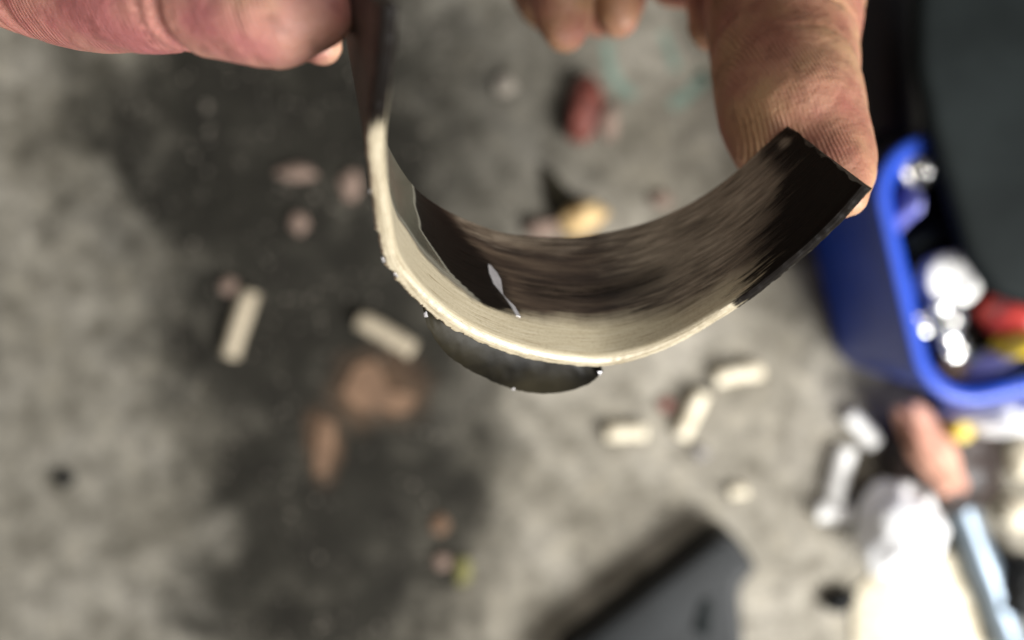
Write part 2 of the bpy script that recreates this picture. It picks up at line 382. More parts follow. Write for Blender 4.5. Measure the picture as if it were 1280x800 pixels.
for i in range(NS):
    s = i / (NS - 1)
    chip = .22 * nz(i * .21, 1.7) + .16 * nz(i * .9, 5.1) - .25 * max(0, nz(i * .13, 9.3) - .25)
    rough = .6 + 1.0 * sm(.5, .62, s) * (1 - sm(.76, .86, s))
    for j, (rd, fv, dw) in enumerate(sec):
        if j in (0, 1, NC - 1): rd = rd + chip * rough * (1 if j < 2 else .6)
        if j in (2, 3): dw = dw + .10 * nz(i * .35, j * 3.1)
        q = pt(i, rd, fv, dw)
        if i < 6: q = q + (pt(8, rd, fv, dw) - pt(0, rd, fv, dw)).normalized() * .0009 * (1 - i / 6) * max(0, .25 + nz(fv * 9 + rd * .2, 4.4) + .5 * nz(fv * 31, 8.8))
        verts.append(q)
        vv = 0 if j < nin0 else (fv if j < nin1 else 1)
        uvs.append((s, vv - (.012 * (nin0 - j) if j < nin0 else 0))); wear_gleam.append(wear_gleam_at(s, vv))
for i in range(NS - 1):
    for j in range(NC):
        k = (j + 1) % NC
        faces.append((i * NC + j, i * NC + k, (i + 1) * NC + k, (i + 1) * NC + j)); fmi.append(slots[j])
faces.append(tuple(range(NC))); fmi.append(2)
faces.append(tuple((NS - 1) * NC + j for j in reversed(range(NC)))); fmi.append(2)
root = empty('bearing_shell', pt(NS // 2, 0, .5))
tag(root, 'worn half bearing shell with cream scraped rim and scorched black end', 'bearing shell')
sh = mesh('shell_wall', verts, faces, None, root, True, [M['lining'], M['lining'], M['back']], fmi)
ul = sh.data.uv_layers.new(name='arc'); ca = sh.data.color_attributes.new('wear_gleam', 'FLOAT_COLOR', 'POINT')
for lp in sh.data.loops: ul.data[lp.index].uv = uvs[lp.vertex_index]
for k, wv_ in enumerate(wear_gleam): ca.data[k].color = wv_
sh.data.set_sharp_from_angle(angle=math.radians(38))
# torn crescent of backing metal hanging below the near rim
cres_top = [(527, 383), (560, 405), (600, 426), (650, 444), (700, 452), (750, 458)]
cres_bot = [(534, 408), (556, 440), (590, 464), (640, 486), (690, 492), (732, 482), (754, 465)]
ct, _ = spline([on_plane(x, y, 1.2) for x, y in cres_top], 70); cb_, _ = spline([on_plane(x, y, 1.2) for x, y in cres_bot], 70)
V = []; Fc = []
NR = 9
for i in range(70):
    for side in range(2):
        for k in range(NR):
            t = k / (NR - 1); x = ct[i][0] * (1 - t) + cb_[i][0] * t; y = ct[i][1] * (1 - t) + cb_[i][1] * t
            jag = (.18 * nz(i * .6, 3.3) + .12 * nz(i * 1.7, 8)) * t
            dw = 1.2 + 1.6 * (1 - t) ** 2 + .08 * nz(i * .3, t * 4) if side == 0 else 5.0 + 1.2 * t
            x *= 1 + jag * .02; y *= 1 + jag * .02
            q = C0 + U * x + Vv * y + A * dw; V.append(cw(q.x, q.y, q.z))
n2 = 2 * NR
loop = list(range(NR)) + list(range(2 * NR - 1, NR - 1, -1))
for i in range(69):
    for a, b in zip(loop, loop[1:] + loop[:1]): Fc.append((i * n2 + a, i * n2 + b, (i + 1) * n2 + b, (i + 1) * n2 + a))
Fc += [tuple(loop), tuple(69 * n2 + a for a in reversed(loop))]
cr = mesh('torn_backing_strip', V, Fc, M['strip'], root, True)
cr['label'] = 'dark crescent of torn backing metal under the cream rim'
cr.data.set_sharp_from_angle(angle=math.radians(45))
# bright chips of metal
def flake(px_pts, wd, lift, name='metal_flake'):
    o3 = []
    for (x, y) in px_pts:
        a, b, _ = on_plane(x, y, wd); q = C0 + U * a + Vv * b + A * wd; o3.append(cw(q.x, q.y, q.z))
    c = sum(o3, Vector()) / len(o3); up = (cam.location - c).normalized()
    o3 = [c + (p - c) * random.uniform(.25, .7) + up * lift for p in o3]; c = c + up * (lift + .0002)
    back = [p - up * .0005 for p in o3]; n = len(o3)
    f = [(i, (i + 1) % n, 2 * n) for i in range(n)] + [((i + 1) % n, i, n + i, n + (i + 1) % n) for i in range(n)] + [tuple(range(2 * n - 1, n - 1, -1))]
    return mesh(name, o3 + back + [c], f, M['silver'], root)
flake([(527, 388), (534, 386), (537, 397), (531, 402), (527, 398)], .4, .0002)
flake([(474, 316), (481, 318), (485, 330), (479, 332), (475, 326)], .1, .0001)
flake([(487, 334), (495, 338), (504, 349), (499, 351), (490, 343)], .1, .0001)
flake([(460, 236), (464, 234), (465, 242), (461, 243)], .1, .0001)
flake([(636, 482), (645, 484), (646, 489), (638, 489)], 1.4, .0003)
flake([(745, 462), (757, 461), (752, 470), (746, 476)], 1.0, .0004)
# long bright glint on the running surface, modelled as raised silver slivers
def wall_patch(sv, name):
    top = []; bot = []
    for s, v in sv:
        i = min(NS - 1, max(0, int(s * (NS - 1)))); top.append(pt(i, -TH - .14, v)); bot.append(pt(i, -TH + .3, v))
    n = len(top); c = sum(top, Vector()) / n
    f = [(i, (i + 1) % n, 2 * n) for i in range(n)] + [((i + 1) % n, i, n + i, n + (i + 1) % n) for i in range(n)]
    return mesh(name, top + bot + [c], f, M['silver'], root)
def wall_sv(px, py):   # nearest wall coordinate to a line of sight
    best = None
    for i in range(0, NS, 2):
        for k in range(0, 41):
            q = pt(i, -TH, k / 40); d = H - q.z; x = 640 + q.x / d * F; y = 400 - q.y / d * F
            e = (x - px) ** 2 + (y - py) ** 2
            if best is None or e < best[0]: best = (e, i / (NS - 1), k / 40)
    return best[1:]
wall_patch([wall_sv(*p) for p in ((630, 369), (634, 373), (641, 384), (650, 396), (645, 394), (636, 381))], 'glint_sliver')
wp = [wall_sv(*p) for p in ((610, 331), (614, 333), (619, 342), (626, 350), (625, 358), (629, 368), (624, 363), (617, 352), (612, 341))]
ch = wall_patch(wp, 'glint_sliver'); ch['label'] = 'bright glint modelled as a silver sliver on the dark running surface'

# ------------------------------------------------------------------ hands
def shell_push(p):
    """flesh gives way where it presses on the outer face of the shell"""
    q = Vector((p.x * 1000, -p.y * 1000, (H - p.z) * 1000)); r = q - C0; wd = r.dot(A)
    if wd < -1.5 or wd > WID + 1.5: return p
    x = r.dot(U); y = r.dot(Vv); fr = min(1, max(0, wd / WID))
    best = None
    for i in range(0, NS, 6):
        ax = nc[i][0] * (1 - fr) + (fc_[i][0] + fn[i].x * TH) * fr; ay = nc[i][1] * (1 - fr) + (fc_[i][1] + fn[i].y * TH) * fr
        d = (x - ax) ** 2 + (y - ay) ** 2
        if best is None or d < best[0]: best = (d, i, ax, ay)
    _, i, ax, ay = best
    n = nn[i] * (1 - fr) + fn[i] * fr
    s = (x - ax) * n.x + (y - ay) * n.y
    tgt = -.25
    if s < tgt and s > -9 and best[0] < 110:
        k = tgt - s; ed = sm(-1.5, 0, wd) * (1 - sm(WID - .2, WID + 1.5, wd))
        q = q + (U * n.x + Vv * n.y) * k * ed
        return cw(q.x, q.y, q.z)
    return p
def loft(bm, nodes, seg=20, n=40):
    """rounded limb through nodes (world Vector, radius m, flatten)"""
    s, _ = spline([(p.x, p.y, p.z, r) for p, r in nodes], n)
    rings = []
    up = None
    pts = [Vector(q[:3]) for q in s]; rad = [max(q[3], .0008) for q in s]
    d0 = (pts[0] - pts[1]).normalized(); d1 = (pts[-1] - pts[-2]).normalized()
    cap0 = [(pts[0] + d0 * rad[0] * math.sin(t), rad[0] * math.cos(t)) for t in (1.45, 1.2, .9, .6, .3)]
    cap1 = [(pts[-1] + d1 * rad[-1] * math.sin(t), rad[-1] * math.cos(t)) for t in (.3, .6, .9, 1.2, 1.45)]
    allr = cap0 + list(zip(pts, rad)) + cap1
    for i, (p, r) in enumerate(allr):
        a = allr[max(i - 1, 0)][0]; b = allr[min(i + 1, len(allr) - 1)][0]; t = (b - a).normalized()
        if up is None: up = t.orthogonal().normalized()
        up = (up - t * up.dot(t)).normalized(); sd = t.cross(up)
        rings.append([bm.verts.new(p + (up * math.cos(k / seg * math.tau) + sd * math.sin(k / seg * math.tau)) * r) for k in range(seg)])
    for a, b in zip(rings, rings[1:]):
        for k in range(seg): bm.faces.new((a[k], a[(k + 1) % seg], b[(k + 1) % seg], b[k]))
    bm.faces.new(rings[0][::-1]); bm.faces.new(rings[-1])
def hand(name, chains, voxel, creases=(), dent=True):
    bm = bmesh.new()
    for c in chains: loft(bm, c)
    bmesh.ops.recalc_face_normals(bm, faces=bm.faces[:])
    me = bpy.data.meshes.new(name + '_tmp'); bm.to_mesh(me); bm.free()
    t = bpy.data.objects.new('tmp', me); COL.objects.link(t)
    r = t.modifiers.new('r', 'REMESH'); r.mode = 'VOXEL'; r.voxel_size = voxel; r.use_smooth_shade = True
    s = t.modifiers.new('s', 'SMOOTH'); s.factor = .5; s.iterations = 14
    dg = bpy.context.evaluated_depsgraph_get(); me2 = bpy.data.meshes.new_from_object(t.evaluated_get(dg)); me2.name = name
    bpy.data.objects.remove(t); bpy.data.meshes.remove(me)
    o = bpy.data.objects.new(name, me2); COL.objects.link(o); me2.materials.clear(); me2.materials.append(M['skin'])
    cos = [(v.co.copy(), v.normal.copy()) for v in me2.vertices]; flat = []
    for c, nv in cos:
        d = .00025 * noise.noise((c.x * 160, c.y * 160, c.z * 160)) + .00010 * noise.noise((c.x * 420, c.y * 420, c.z * 420))
        for q, ax, wd, dp, reach in creases:
            r = c - q; e = r.length
            if e < reach:
                t = r.dot(ax) + .0006 * noise.noise(c * 260)
                d -= dp * math.exp(-(t / wd) ** 2) * (1 - sm(reach * .6, reach, e))
        c = c + nv * d
        flat.extend(shell_push(c) if dent and (H - c.z) < .15 else c)
    me2.vertices.foreach_set('co', flat)
    me2.polygons.foreach_set('use_smooth', [True] * len(me2.polygons)); me2.update()
    return o
def N(px, py, d, rpx): return (P(px, py, d), rpx / F * d * .001)
def W3(x, y, z, r): return (cw(x, y, z), r * .001)
# right hand: ridged finger down the outside of the scorched end, the others curled behind
ri = [N(1059, 246, 109.5, 27), N(1048, 227, 112, 47), N(1027, 196, 117, 68), N(998, 162, 121, 88), N(983, 118, 126, 88), N(979, 70, 132, 90), N(978, 30, 137, 94), N(980, -40, 145, 98), N(985, -110, 150, 97), N(990, -230, 156, 95), W3(52, -104, 160, 13.5), W3(50, -128, 162, 15)]
rm = [N(893, 30, 158, 34), N(900, 0, 159, 44), N(905, -90, 162, 50), W3(38, -78, 172, 9), W3(34, -100, 178, 10), W3(32, -128, 172, 14)]
rr = [N(772, 20, 168, 28), N(775, -10, 170, 36), N(790, -100, 176, 44), W3(22, -76, 186, 8.5), W3(18, -100, 190, 9.5), W3(14, -128, 180, 14)]
rp = [N(706, 36, 158, 29), N(704, 10, 160, 40), N(705, -70, 168, 42), W3(9, -74, 180, 7.5), W3(2, -96, 186, 8.5), W3(-4, -126, 180, 13)]
rt = [W3(78, -78, 150, 8), W3(80, -90, 152, 10), W3(80, -112, 156, 11.5), W3(72, -140, 164, 14), W3(56, -170, 170, 18)]
palm = [[W3(50, -128, 162, 15), W3(44, -165, 168, 17), W3(26, -205, 172, 20)], [W3(32, -128, 172, 15), W3(28, -165, 174, 17), W3(22, -205, 174, 20)], [W3(14, -128, 180, 14), W3(12, -165, 178, 16), W3(16, -205, 175, 20)], [W3(-4, -126, 180, 13), W3(-2, -165, 180, 15), W3(8, -205, 176, 19)], [W3(18, -200, 174, 24), W3(18, -240, 172, 25), W3(20, -330, 160, 33), W3(24, -430, 145, 38)]]
def cre(a, b, wd, dp, reach=.018): return (P(*a), (P(*b) - P(*a)).normalized(), wd, dp, reach)
hr = hand('hand', [ri, rm, rr, rp, rt] + palm, .0008, [cre((979, 72, 132), (982, 100, 128), .0009, .0006), cre((979, 58, 134), (984, 90, 130), .0006, .0004), cre((980, 22, 138), (978, 50, 136), .0008, .0005), cre((984, 105, 127), (992, 140, 123), .0005, .00025), cre((980, -20, 142), (978, 20, 138), .0012, .0007)])
hr.data.materials[0] = M['skin2']
tag(hr, 'bare hand with one thick ridged finger pressed behind the scorched end of the bearing shell', 'hand')
# left hand: fingertip against the clean end, forearm running back past the viewer
li = [N(399, 16, 82, 46), N(372, 19, 82, 60), N(335, 21, 83, 66), N(290, 14, 84.5, 64), N(235, 4, 87, 61), N(170, 1, 91, 64), N(100, -6, 97, 68), N(40, -22, 102, 68), N(-40, -60, 108, 74), W3(-90, -54, 112, 9.2), W3(-108, -38, 108, 11)]
lm = [N(402, 56, 120, 27), N(384, 36, 121, 40), N(350, 10, 118, 50), N(250, -40, 124, 54), W3(-66, -58, 130, 8), W3(-104, -56, 132, 9), W3(-114, -26, 124, 12)]
lr = [W3(-60, -84, 140, 6), W3(-72, -82, 142, 7.5), W3(-102, -68, 146, 8.2), W3(-118, -44, 146, 9), W3(-118, -12, 136, 12)]
lp = [W3(-92, -86, 150, 5.5), W3(-100, -80, 152, 6.8), W3(-116, -62, 154, 7.4), W3(-124, -34, 152, 8.2), W3(-120, 2, 144, 11)]
lt = [W3(-62, -90, 92, 7), W3(-74, -84, 90, 9), W3(-92, -62, 88, 10.5), W3(-104, -26, 88, 12.5), W3(-106, 22, 92, 17)]
lpalm = [[W3(-108, -38, 108, 12), W3(-110, -5, 100, 15), W3(-108, 34, 92, 18)], [W3(-112, -26, 124, 13), W3(-114, 5, 112, 16), W3(-110, 38, 98, 18)], [W3(-116, -12, 136, 12), W3(-116, 14, 122, 15), W3(-112, 42, 104, 17)], [W3(-118, 2, 144, 11), W3(-117, 24, 130, 14), W3(-113, 48, 108, 16)], [W3(-110, 36, 98, 21), W3(-100, 74, 84, 23), W3(-82, 140, 66, 29), W3(-66, 250, 48, 37), W3(-60, 330, 38, 40)]]
hl = hand('hand', [li, lm, lr, lp, lt] + lpalm, .0008, [cre((243, 6, 87), (290, 14, 84.5), .0010, .0009, .016), cre((225, 3, 88), (262, 9, 86), .0006, .0004, .016), cre((60, -16, 100), (120, -4, 95), .0014, .0010), cre((36, -22, 102), (90, -8, 98), .0009, .0006), cre((330, 21, 83), (372, 19, 82), .0005, .0002, .012)])
tag(hl, 'bare hand reaching sideways, pink fingertip against the clean end of the bearing shell', 'hand')
def nail(parent, c, along, out, L_, W_):
    along = along.normalized(); out = (out - along * out.dot(along)).normalized(); sd = along.cross(out)
    v = []; f = []
    for j in range(2):
        for a in range(7):
            for b in range(7):
                x = a / 6 * 2 - 1; y = b / 6 * 2 - 1
                wdt = W_ * (1 - .25 * max(0, x) ** 3 - .2 * max(0, -x) ** 3)
                v.append(c + along * x * L_ + sd * y * wdt + out * (-(y * y) * W_ * .45 - (x * x) * .0004 - j * .0009))
    for a in range(6):
        for b in range(6):
            q = (a * 7 + b, a * 7 + b + 1, a * 7 + b + 8, a * 7 + b + 7); f.append(q); f.append(tuple(i + 49 for i in reversed(q)))
    ring = [b for b in range(7)] + [a * 7 + 6 for a in range(1, 7)] + [42 + b for b in range(5, -1, -1)] + [a * 7 for a in range(5, 0, -1)]
    for a, b in zip(ring, ring[1:] + ring[:1]): f.append((b, a, a + 49, b + 49))
    return mesh('fingernail', v, f, M['nail'], parent, True)
nail(hr, P(1052, 226, 112) + Vector((.0022, .001, -.0048)), P(1066, 248, 109.5) - P(1027, 196, 117), Vector((.25, .1, -.95)), .0050, .0036)
nail(hl, P(385, 18, 82) + Vector((0, .0040, -.0030)), P(399, 16, 82) - P(335, 21, 83), Vector((0, .8, -.6)), .0050, .0040)

# ------------------------------------------------------------------ blue tub and what is in it
def lathe(name, prof, base, m, parent=None, seg=40, axis=None, smooth=True, closed=True):
    """prof (radius, height) along axis from base"""
    axis = (axis or Vector((0, 0, 1))).normalized(); u = axis.orthogonal().normalized(); v_ = axis.cross(u)
    V = []; Fc = []
    for r, h in prof:
        for k in range(seg):
            t = k / seg * math.tau; V.append(base + axis * h + (u * math.cos(t) + v_ * math.sin(t)) * r)
    for i in range(len(prof) - 1):
        for k in range(seg): Fc.append((i * seg + k, i * seg + (k + 1) % seg, (i + 1) * seg + (k + 1) % seg, (i + 1) * seg + k))
    if closed:
        Fc.append(tuple(reversed(range(seg)))); Fc.append(tuple((len(prof) - 1) * seg + k for k in range(seg)))
    o = mesh(name, V, Fc, m, parent, smooth)
    bm = bmesh.new(); bm.from_mesh(o.data); bmesh.ops.recalc_face_normals(bm, faces=bm.faces[:]); bm.to_mesh(o.data); bm.free()
    o.data.set_sharp_from_angle(angle=math.radians(40))
    return o
THT = .098
TL = Vector((.1465, .0715, 0)); DD = Vector((.225, -.974, 0)).normalized(); RD = Vector((.974, .225, 0)).normalized(); TLn = .1150; TWd = .120
def rrect(inset, z, rad=.026, n=10):
    c = TL + DD * (TLn / 2) + RD * (TWd / 2); hx = TWd / 2 - inset; hy = TLn / 2 - inset; r = max(rad - inset, .004); out = []
    for sx, sy, a0 in ((1, 1, 0), (-1, 1, 90), (-1, -1, 180), (1, -1, 270)):
        for k in range(n + 1):
            a = math.radians(a0 + 90 * k / n)
            p = c + RD * (sx * (hx - r) + r * math.cos(a)) + DD * (-1) * (sy * (hy - r) + r * math.sin(a)); out.append(Vector((p.x, p.y, z)))
    return out
def loops(name, prof, m, parent=None, cap0=False, cap1=False):
    rings = [rrect(a, z) for a, z in prof]; n = len(rings[0]); V = [p for r in rings for p in r]; Fc = []
    for i in range(len(rings) - 1):
        for k in range(n): Fc.append((i * n + k, i * n + (k + 1) % n, (i + 1) * n + (k + 1) % n, (i + 1) * n + k))
    if cap0: Fc.append(tuple(reversed(range(n))))
    if cap1: Fc.append(tuple((len(rings) - 1) * n + k for k in range(n)))
    o = mesh(name, V, Fc, m, parent, True)
    bm = bmesh.new(); bm.from_mesh(o.data); bmesh.ops.recalc_face_normals(bm, faces=bm.faces[:]); bm.to_mesh(o.data); bm.free()
    o.data.set_sharp_from_angle(angle=math.radians(50)); return o
TC = TL + DD * (TLn / 2) + RD * (TWd / 2)
tub = tag(empty('plastic_tub', TC), 'blue plastic tub with rounded corners, filled with small oily parts', 'tub')
loops('tub_wall', [(.010, .0), (.0085, .002), (.0035, THT - .007), (.0055, THT - .007), (.0105, .004)], M['blue'], tub, True, True)
loops('rim', [(.0055, THT - .009), (.0008, THT - .010), (0, THT - .006), (.0006, THT - .001), (.0026, THT), (.006, THT - .001), (.0075, THT - .004), (.0055, THT - .009)], M['blue'], tub)
oilo = loops('oil', [(.0088, .060), (.0072, .066), (.0071, .0675)], M['oil'], None, True, True); tag(oilo, 'black oil filling the blue tub under the small parts', 'oil')
def lump(name, px, py, z, r, m, parent=None, seed=0, rough=.25, fr=2.2, sub=3, rot=0.0):
    """crumpled lump with radii r (x,y,z, m), its base at height z"""
    bm = bmesh.new(); bmesh.ops.create_icosphere(bm, subdivisions=sub, radius=1)
    c = G(px, py, z + r[2])
    for v in bm.verts:
        q = v.co.copy(); k = 1 + rough * noise.noise(q * fr + Vector((seed * 3.7, seed, 1))) + rough * .5 * noise.noise(q * fr * 2.6 + Vector((seed, 2, seed)))
        q *= k; q.z = max(q.z, -.92); x, y = q.x * r[0], q.y * r[1]
        v.co = c + Vector((x * math.cos(rot) - y * math.sin(rot), x * math.sin(rot) + y * math.cos(rot), q.z * r[2]))
    mn = min(v.co.z for v in bm.verts)
    for v in bm.verts: v.co.z += z - mn
    return bm_obj(name, bm, m, parent, True)
def mm(px, d=420): return px / F * d * .001
LV = .0675
def socket(px, py, rpx, hgt, m, label, cat, z=LV, ax=None):
    c = G(px, py, z + hgt); base = Vector((c.x, c.y, z)); r = mm(rpx, (H - z - hgt) * 1000)
    t = lathe(cat.replace(' ', '_'), [(r * .9, 0), (r, .0008), (r, hgt - .0012), (r * .9, hgt - .0002), (r * .62, hgt), (r * .55, hgt - .0015), (.0004, hgt - .0022)], base, m, None, 24)
    return tag(t, label, cat)
socket(1196, 348, 34, .020, M['whitep'], 'largest cream white round cap in the blue tub, beside the charcoal lid', 'cap')
socket(1185, 397, 25, .022, M['chrome'], 'shiny steel socket in the tub between the white cap and two smaller sockets', 'steel socket')
socket(1157, 404, 14, .018, M['chrome'], 'small shiny steel socket touching the inside of the blue tub wall', 'steel socket')
socket(1195, 433, 17, .016, M['chrome'], 'small shiny steel socket on the side of the red lump in the tub', 'steel socket')
socket(1150, 214, 21, .030, M['chrome'], 'tall shiny steel socket under the edge of the charcoal lid', 'steel socket')
tag(lump('rubber_strip', 1165, 290, LV, (.015, .005, .008), M['char'], None, 3, .2, rot=.5), 'dark grey rubber strip lying in the tub above the white cap', 'rubber strip')
tag(lump('rubber_strip', 1172, 318, LV, (.018, .005, .006), M['black'], None, 4, .2, rot=.5), 'black rubber strip curled round the white cap in the tub', 'rubber strip')
tag(lump('plastic_scrap', 1122, 262, LV, (.005, .010, .018), M['bluei'], None, 6, .25, rot=-.3), 'pale violet blue plastic scrap poking up at the tub rim', 'plastic scrap')
tag(lump('plastic_scrap', 1240, 452, LV, (.016, .005, .010), M['bluei'], None, 7, .25, rot=.45), 'violet blue plastic scrap below the red lump in the tub', 'plastic scrap')
tag(lump('plastic_scrap', 1268, 392, LV, (.012, .011, .016), M['redp'], None, 8, .2), 'red plastic lump in the blue tub with yellow beside it', 'plastic scrap')
tag(lump('plastic_scrap', 1282, 425, LV + .004, (.012, .006, .016), M['yellow'], None, 9, .15, rot=.5), 'yellow plastic piece pressed against the red lump in the tub', 'plastic scrap')
tag(lump('metal_nut', 1222, 455, LV, (.007, .006, .007), M['steelb'], None, 10, .15), 'grey metal nut lying between the sockets and the violet scrap', 'nut')
tag(lump('paper_scrap', 1188, 462, LV, (.007, .007, .008), M['pinkg'], None, 11, .3), 'crumpled tan paper scrap in the tub under the small sockets', 'paper scrap')

def slab(name, pts, z0, z1, m, parent=None, bev=.002, seg=3):
    bm = bmesh.new(); vs = [bm.verts.new((p.x, p.y, z0)) for p in pts]; f = bm.faces.new(vs)
    r = bmesh.ops.extrude_face_region(bm, geom=[f])
    for v in r['geom']:
        if isinstance(v, bmesh.types.BMVert): v.co.z = z1
    bmesh.ops.bevel(bm, geom=bm.edges[:], offset=bev, segments=seg, affect='EDGES', profile=.5)
    o = bm_obj(name, bm, m, parent, True); o.data.set_sharp_from_angle(angle=math.radians(50)); return o
z1 = THT + .0115
lp_ = [(1152, -130), (1150, 70), (1166, 150), (1186, 222), (1212, 318), (1246, 366), (1330, 396), (1600, 400), (1600, -130)]
tag(slab('charcoal_lid', [G(x, y, z1) for x, y in lp_], THT + .0012, z1, M['char'], None, .0045, 4), 'large smooth charcoal plastic lid lying across the blue tub', 'lid')
# bottle beyond the tub, under the lid edge
bt = empty('bottle', G(1108, 150)); tag(bt, 'dark brown bottle lying on the floor beyond the blue tub', 'bottle')
b0 = G(1110, 172, .020); dirv = (G(1098, -140, .020) - b0).normalized()
lathe('bottle_body', [(.001, 0), (.014, .0), (.0165, .004), (.0172, .05), (.0168, .085), (.012, .1), (.0075, .107)], Vector((b0.x, b0.y, .0172)), M['brown'], bt, 32, dirv)
lathe('bottle_cap', [(.0085, .104), (.009, .106), (.009, .120), (.008, .1215), (.001, .122)], Vector((b0.x, b0.y, .0172)), M['char'], bt, 24, dirv)

# ------------------------------------------------------------------ clutter below the tub
tag(lump('leather_pouch', 1185, 575, 0, (mm(66), mm(62), .016), M['brown'], None, 21, .15, sub=4, rot=-.5), 'dark brown leather pouch lying under the pinkish cloth', 'pouch')
tag(lump('cloth_rag', 1163, 560, .022, (mm(24, 385), mm(66, 385), .011), M['rag'], None, 22, .28, 2.0, 4, rot=.55), 'pinkish tan twisted cloth on the brown pouch beside the tub', 'rag')
yc = G(1211, 541, .046)
tag(lathe('plug', [(.0045, 0), (.0052, .001), (.0052, .010), (.004, .0115), (.001, .012)], Vector((yc.x, yc.y, .031)), M['yellow'], None, 20), 'small yellow plug standing on the brown pouch', 'plug')
tag(lump('crumpled_paper', 1244, 512, .0, (mm(52), mm(24), .034), M['white'], None, 23, .3, 2.4, 4, rot=.25), 'crumpled white paper wedged against the foot of the tub by the yellow plug', 'paper')
tag(lump('crumpled_paper', 1122, 662, .002, (mm(40), mm(56), .022), M['white'], None, 24, .28, 1.9, 4, rot=-.35), 'crumpled white paper towel resting on the cream card sheet', 'paper')
tag(slab('card_sheet', [G(x, y) for x, y in ((1062, 742), (1120, 690), (1196, 690), (1222, 748), (1230, 900), (1070, 900))], .0005, .0022, M['cream'], None, .0006, 1), 'cream card sheet on the floor under the white paper towel', 'card')
hb = empty('screwdriver', G(1225, 700)); tag(hb, 'screwdriver with blue grey handle lying past the cream card', 'screwdriver')
a0 = G(1196, 622, .010); d0 = (G(1262, 800, .010) - a0).normalized()
lathe('grip', [(.001, 0), (.006, .0), (.0085, .003), (.0078, .02), (.009, .04), (.0078, .06), (.0085, .085), (.007, .088), (.001, .0885)], Vector((a0.x, a0.y, .010)), M['steelb'], hb, 24, d0)
lathe('shank', [(.001, -.026), (.0032, -.025), (.0035, .001)], Vector((a0.x, a0.y, .010)), M['chrome'], hb, 16, d0)
tag(lump('black_cloth', 1272, 732, 0, (mm(30), mm(40), .014), M['black'], None, 26, .25, sub=4), 'black cloth heap beside the blue grey screwdriver handle', 'cloth')
tag(lump('paper_ball', 1268, 640, 0, (mm(19), mm(22), .010), M['cream'], None, 27, .2), 'cream paper ball between the brown pouch and the black cloth', 'paper ball')
tag(lump('paper_ball', 1278, 575, 0, (mm(16), mm(24), .008), M['cream'], None, 28, .2), 'flattened cream paper ball beyond the brown pouch', 'paper ball')
tag(lump('rubber_crumb', 1050, 752, 0, (mm(20), mm(12), .006), M['black'], None, 29, .3, rot=.4), 'small black rubber crumb beside the cream card sheet', 'rubber crumb')

# black case
cs = empty('tool_case', G(850, 780)); tag(cs, 'black plastic tool case with rounded corner standing on the floor', 'tool case')
def rounded(pts, rs, z):
    out = []
    n = len(pts)
    for i in range(n):
        p = G(*pts[i], z); a = G(*pts[i - 1], z); b = G(*pts[(i + 1) % n], z); r = rs[i] / F * H
        da = (a - p).normalized(); db = (b - p).normalized(); s = p + da * r; e = p + db * r
        for k in range(7):
            t = k / 6; out.append(s * (1 - t) ** 2 + p * 2 * t * (1 - t) + e * t * t)
    return out
out = rounded([(690, 840), (700, 793), (897, 643), (930, 692), (908, 716), (918, 840)], [8, 10, 24, 10, 12, 8], 0)
slab('case_body', out, 0, .024, M['black'], cs, .002)
lidp = rounded([(725, 850), (735, 802), (905, 672), (932, 705), (912, 728), (922, 850)], [6, 8, 16, 8, 10, 6], .025)
slab('case_lid', lidp, .0235, .0262, M['blackt'], cs, .001)
slab('lid_rib', rounded([(866, 790), (880, 750), (892, 750), (888, 800)], [5, 5, 5, 5], .028), .0258, .0275, M['char'], cs, .0006)

# ------------------------------------------------------------------ stubs and scraps on the floor
def stub(px, py, lpx, wpx, ang, label, m='cream', group=None):
    r = mm(wpx) * .44; Ln = mm(lpx); c = G(px, py, r); d = Vector((math.cos(math.radians(ang)), math.sin(math.radians(ang)), 0))
    prof = [(r * .55, 0), (r * .9, r * .08), (r, r * .25)]
    for k in range(1, 6): prof.append((r * (1 + .22 * nz(px * .37, k * 1.3)), Ln * k / 6))
    prof += [(r, Ln - r * .25), (r * .88, Ln - r * .06), (r * .5, Ln)]
    o = lathe('pale_stub', prof, c - d * Ln * .5, M[m], None, 18, d)
    for v in o.data.vertices:
        t = (v.co - c).dot(d) / Ln; v.co.z += .0
        v.co += d.cross(Vector((0, 0, 1))) * (t * t - .1) * r * .35
        v.co.z = max(v.co.z, .0002)
    return tag(o, label, 'stub', group)
stub(300, 405, 86, 26, 72, 'tan cylindrical stub lying alone in the dark stain and painted shadow', 'tanp')
stub(483, 418, 78, 28, -30, 'tan cylindrical stub just above the torn brown cardboard', 'tanp')
stub(922, 467, 60, 25, 10, 'pale stub lying between the bearing shell and the tub')
stub(863, 518, 64, 26, 64, 'pale stub leaning steeply beside the small dark speck, middle of three')
stub(782, 540, 50, 24, 2, 'short pale stub below the dark crescent of the bearing shell')
stub(1049, 592, 70, 28, 76, 'large white stub standing off the side of the brown pouch', 'whitep')
stub(1040, 641, 44, 28, -6, 'stubby white piece at the foot of the large white stub', 'whitep')
stub(1076, 536, 50, 26, -48, 'white stub next to the tub wall and the pouch', 'whitep')
stub(922, 614, 22, 17, 10, 'tiny pale crumb of stub above the black tool case')
def scrap(name, px, py, rx, ry, m, label, cat, seed, h=.003, rough=.3, rot=0, fr=2.2):
    return tag(lump(name, px, py, 0, (mm(rx), mm(ry), h), M[m], None, seed, rough * 1.5, fr, 3, rot), label, cat)
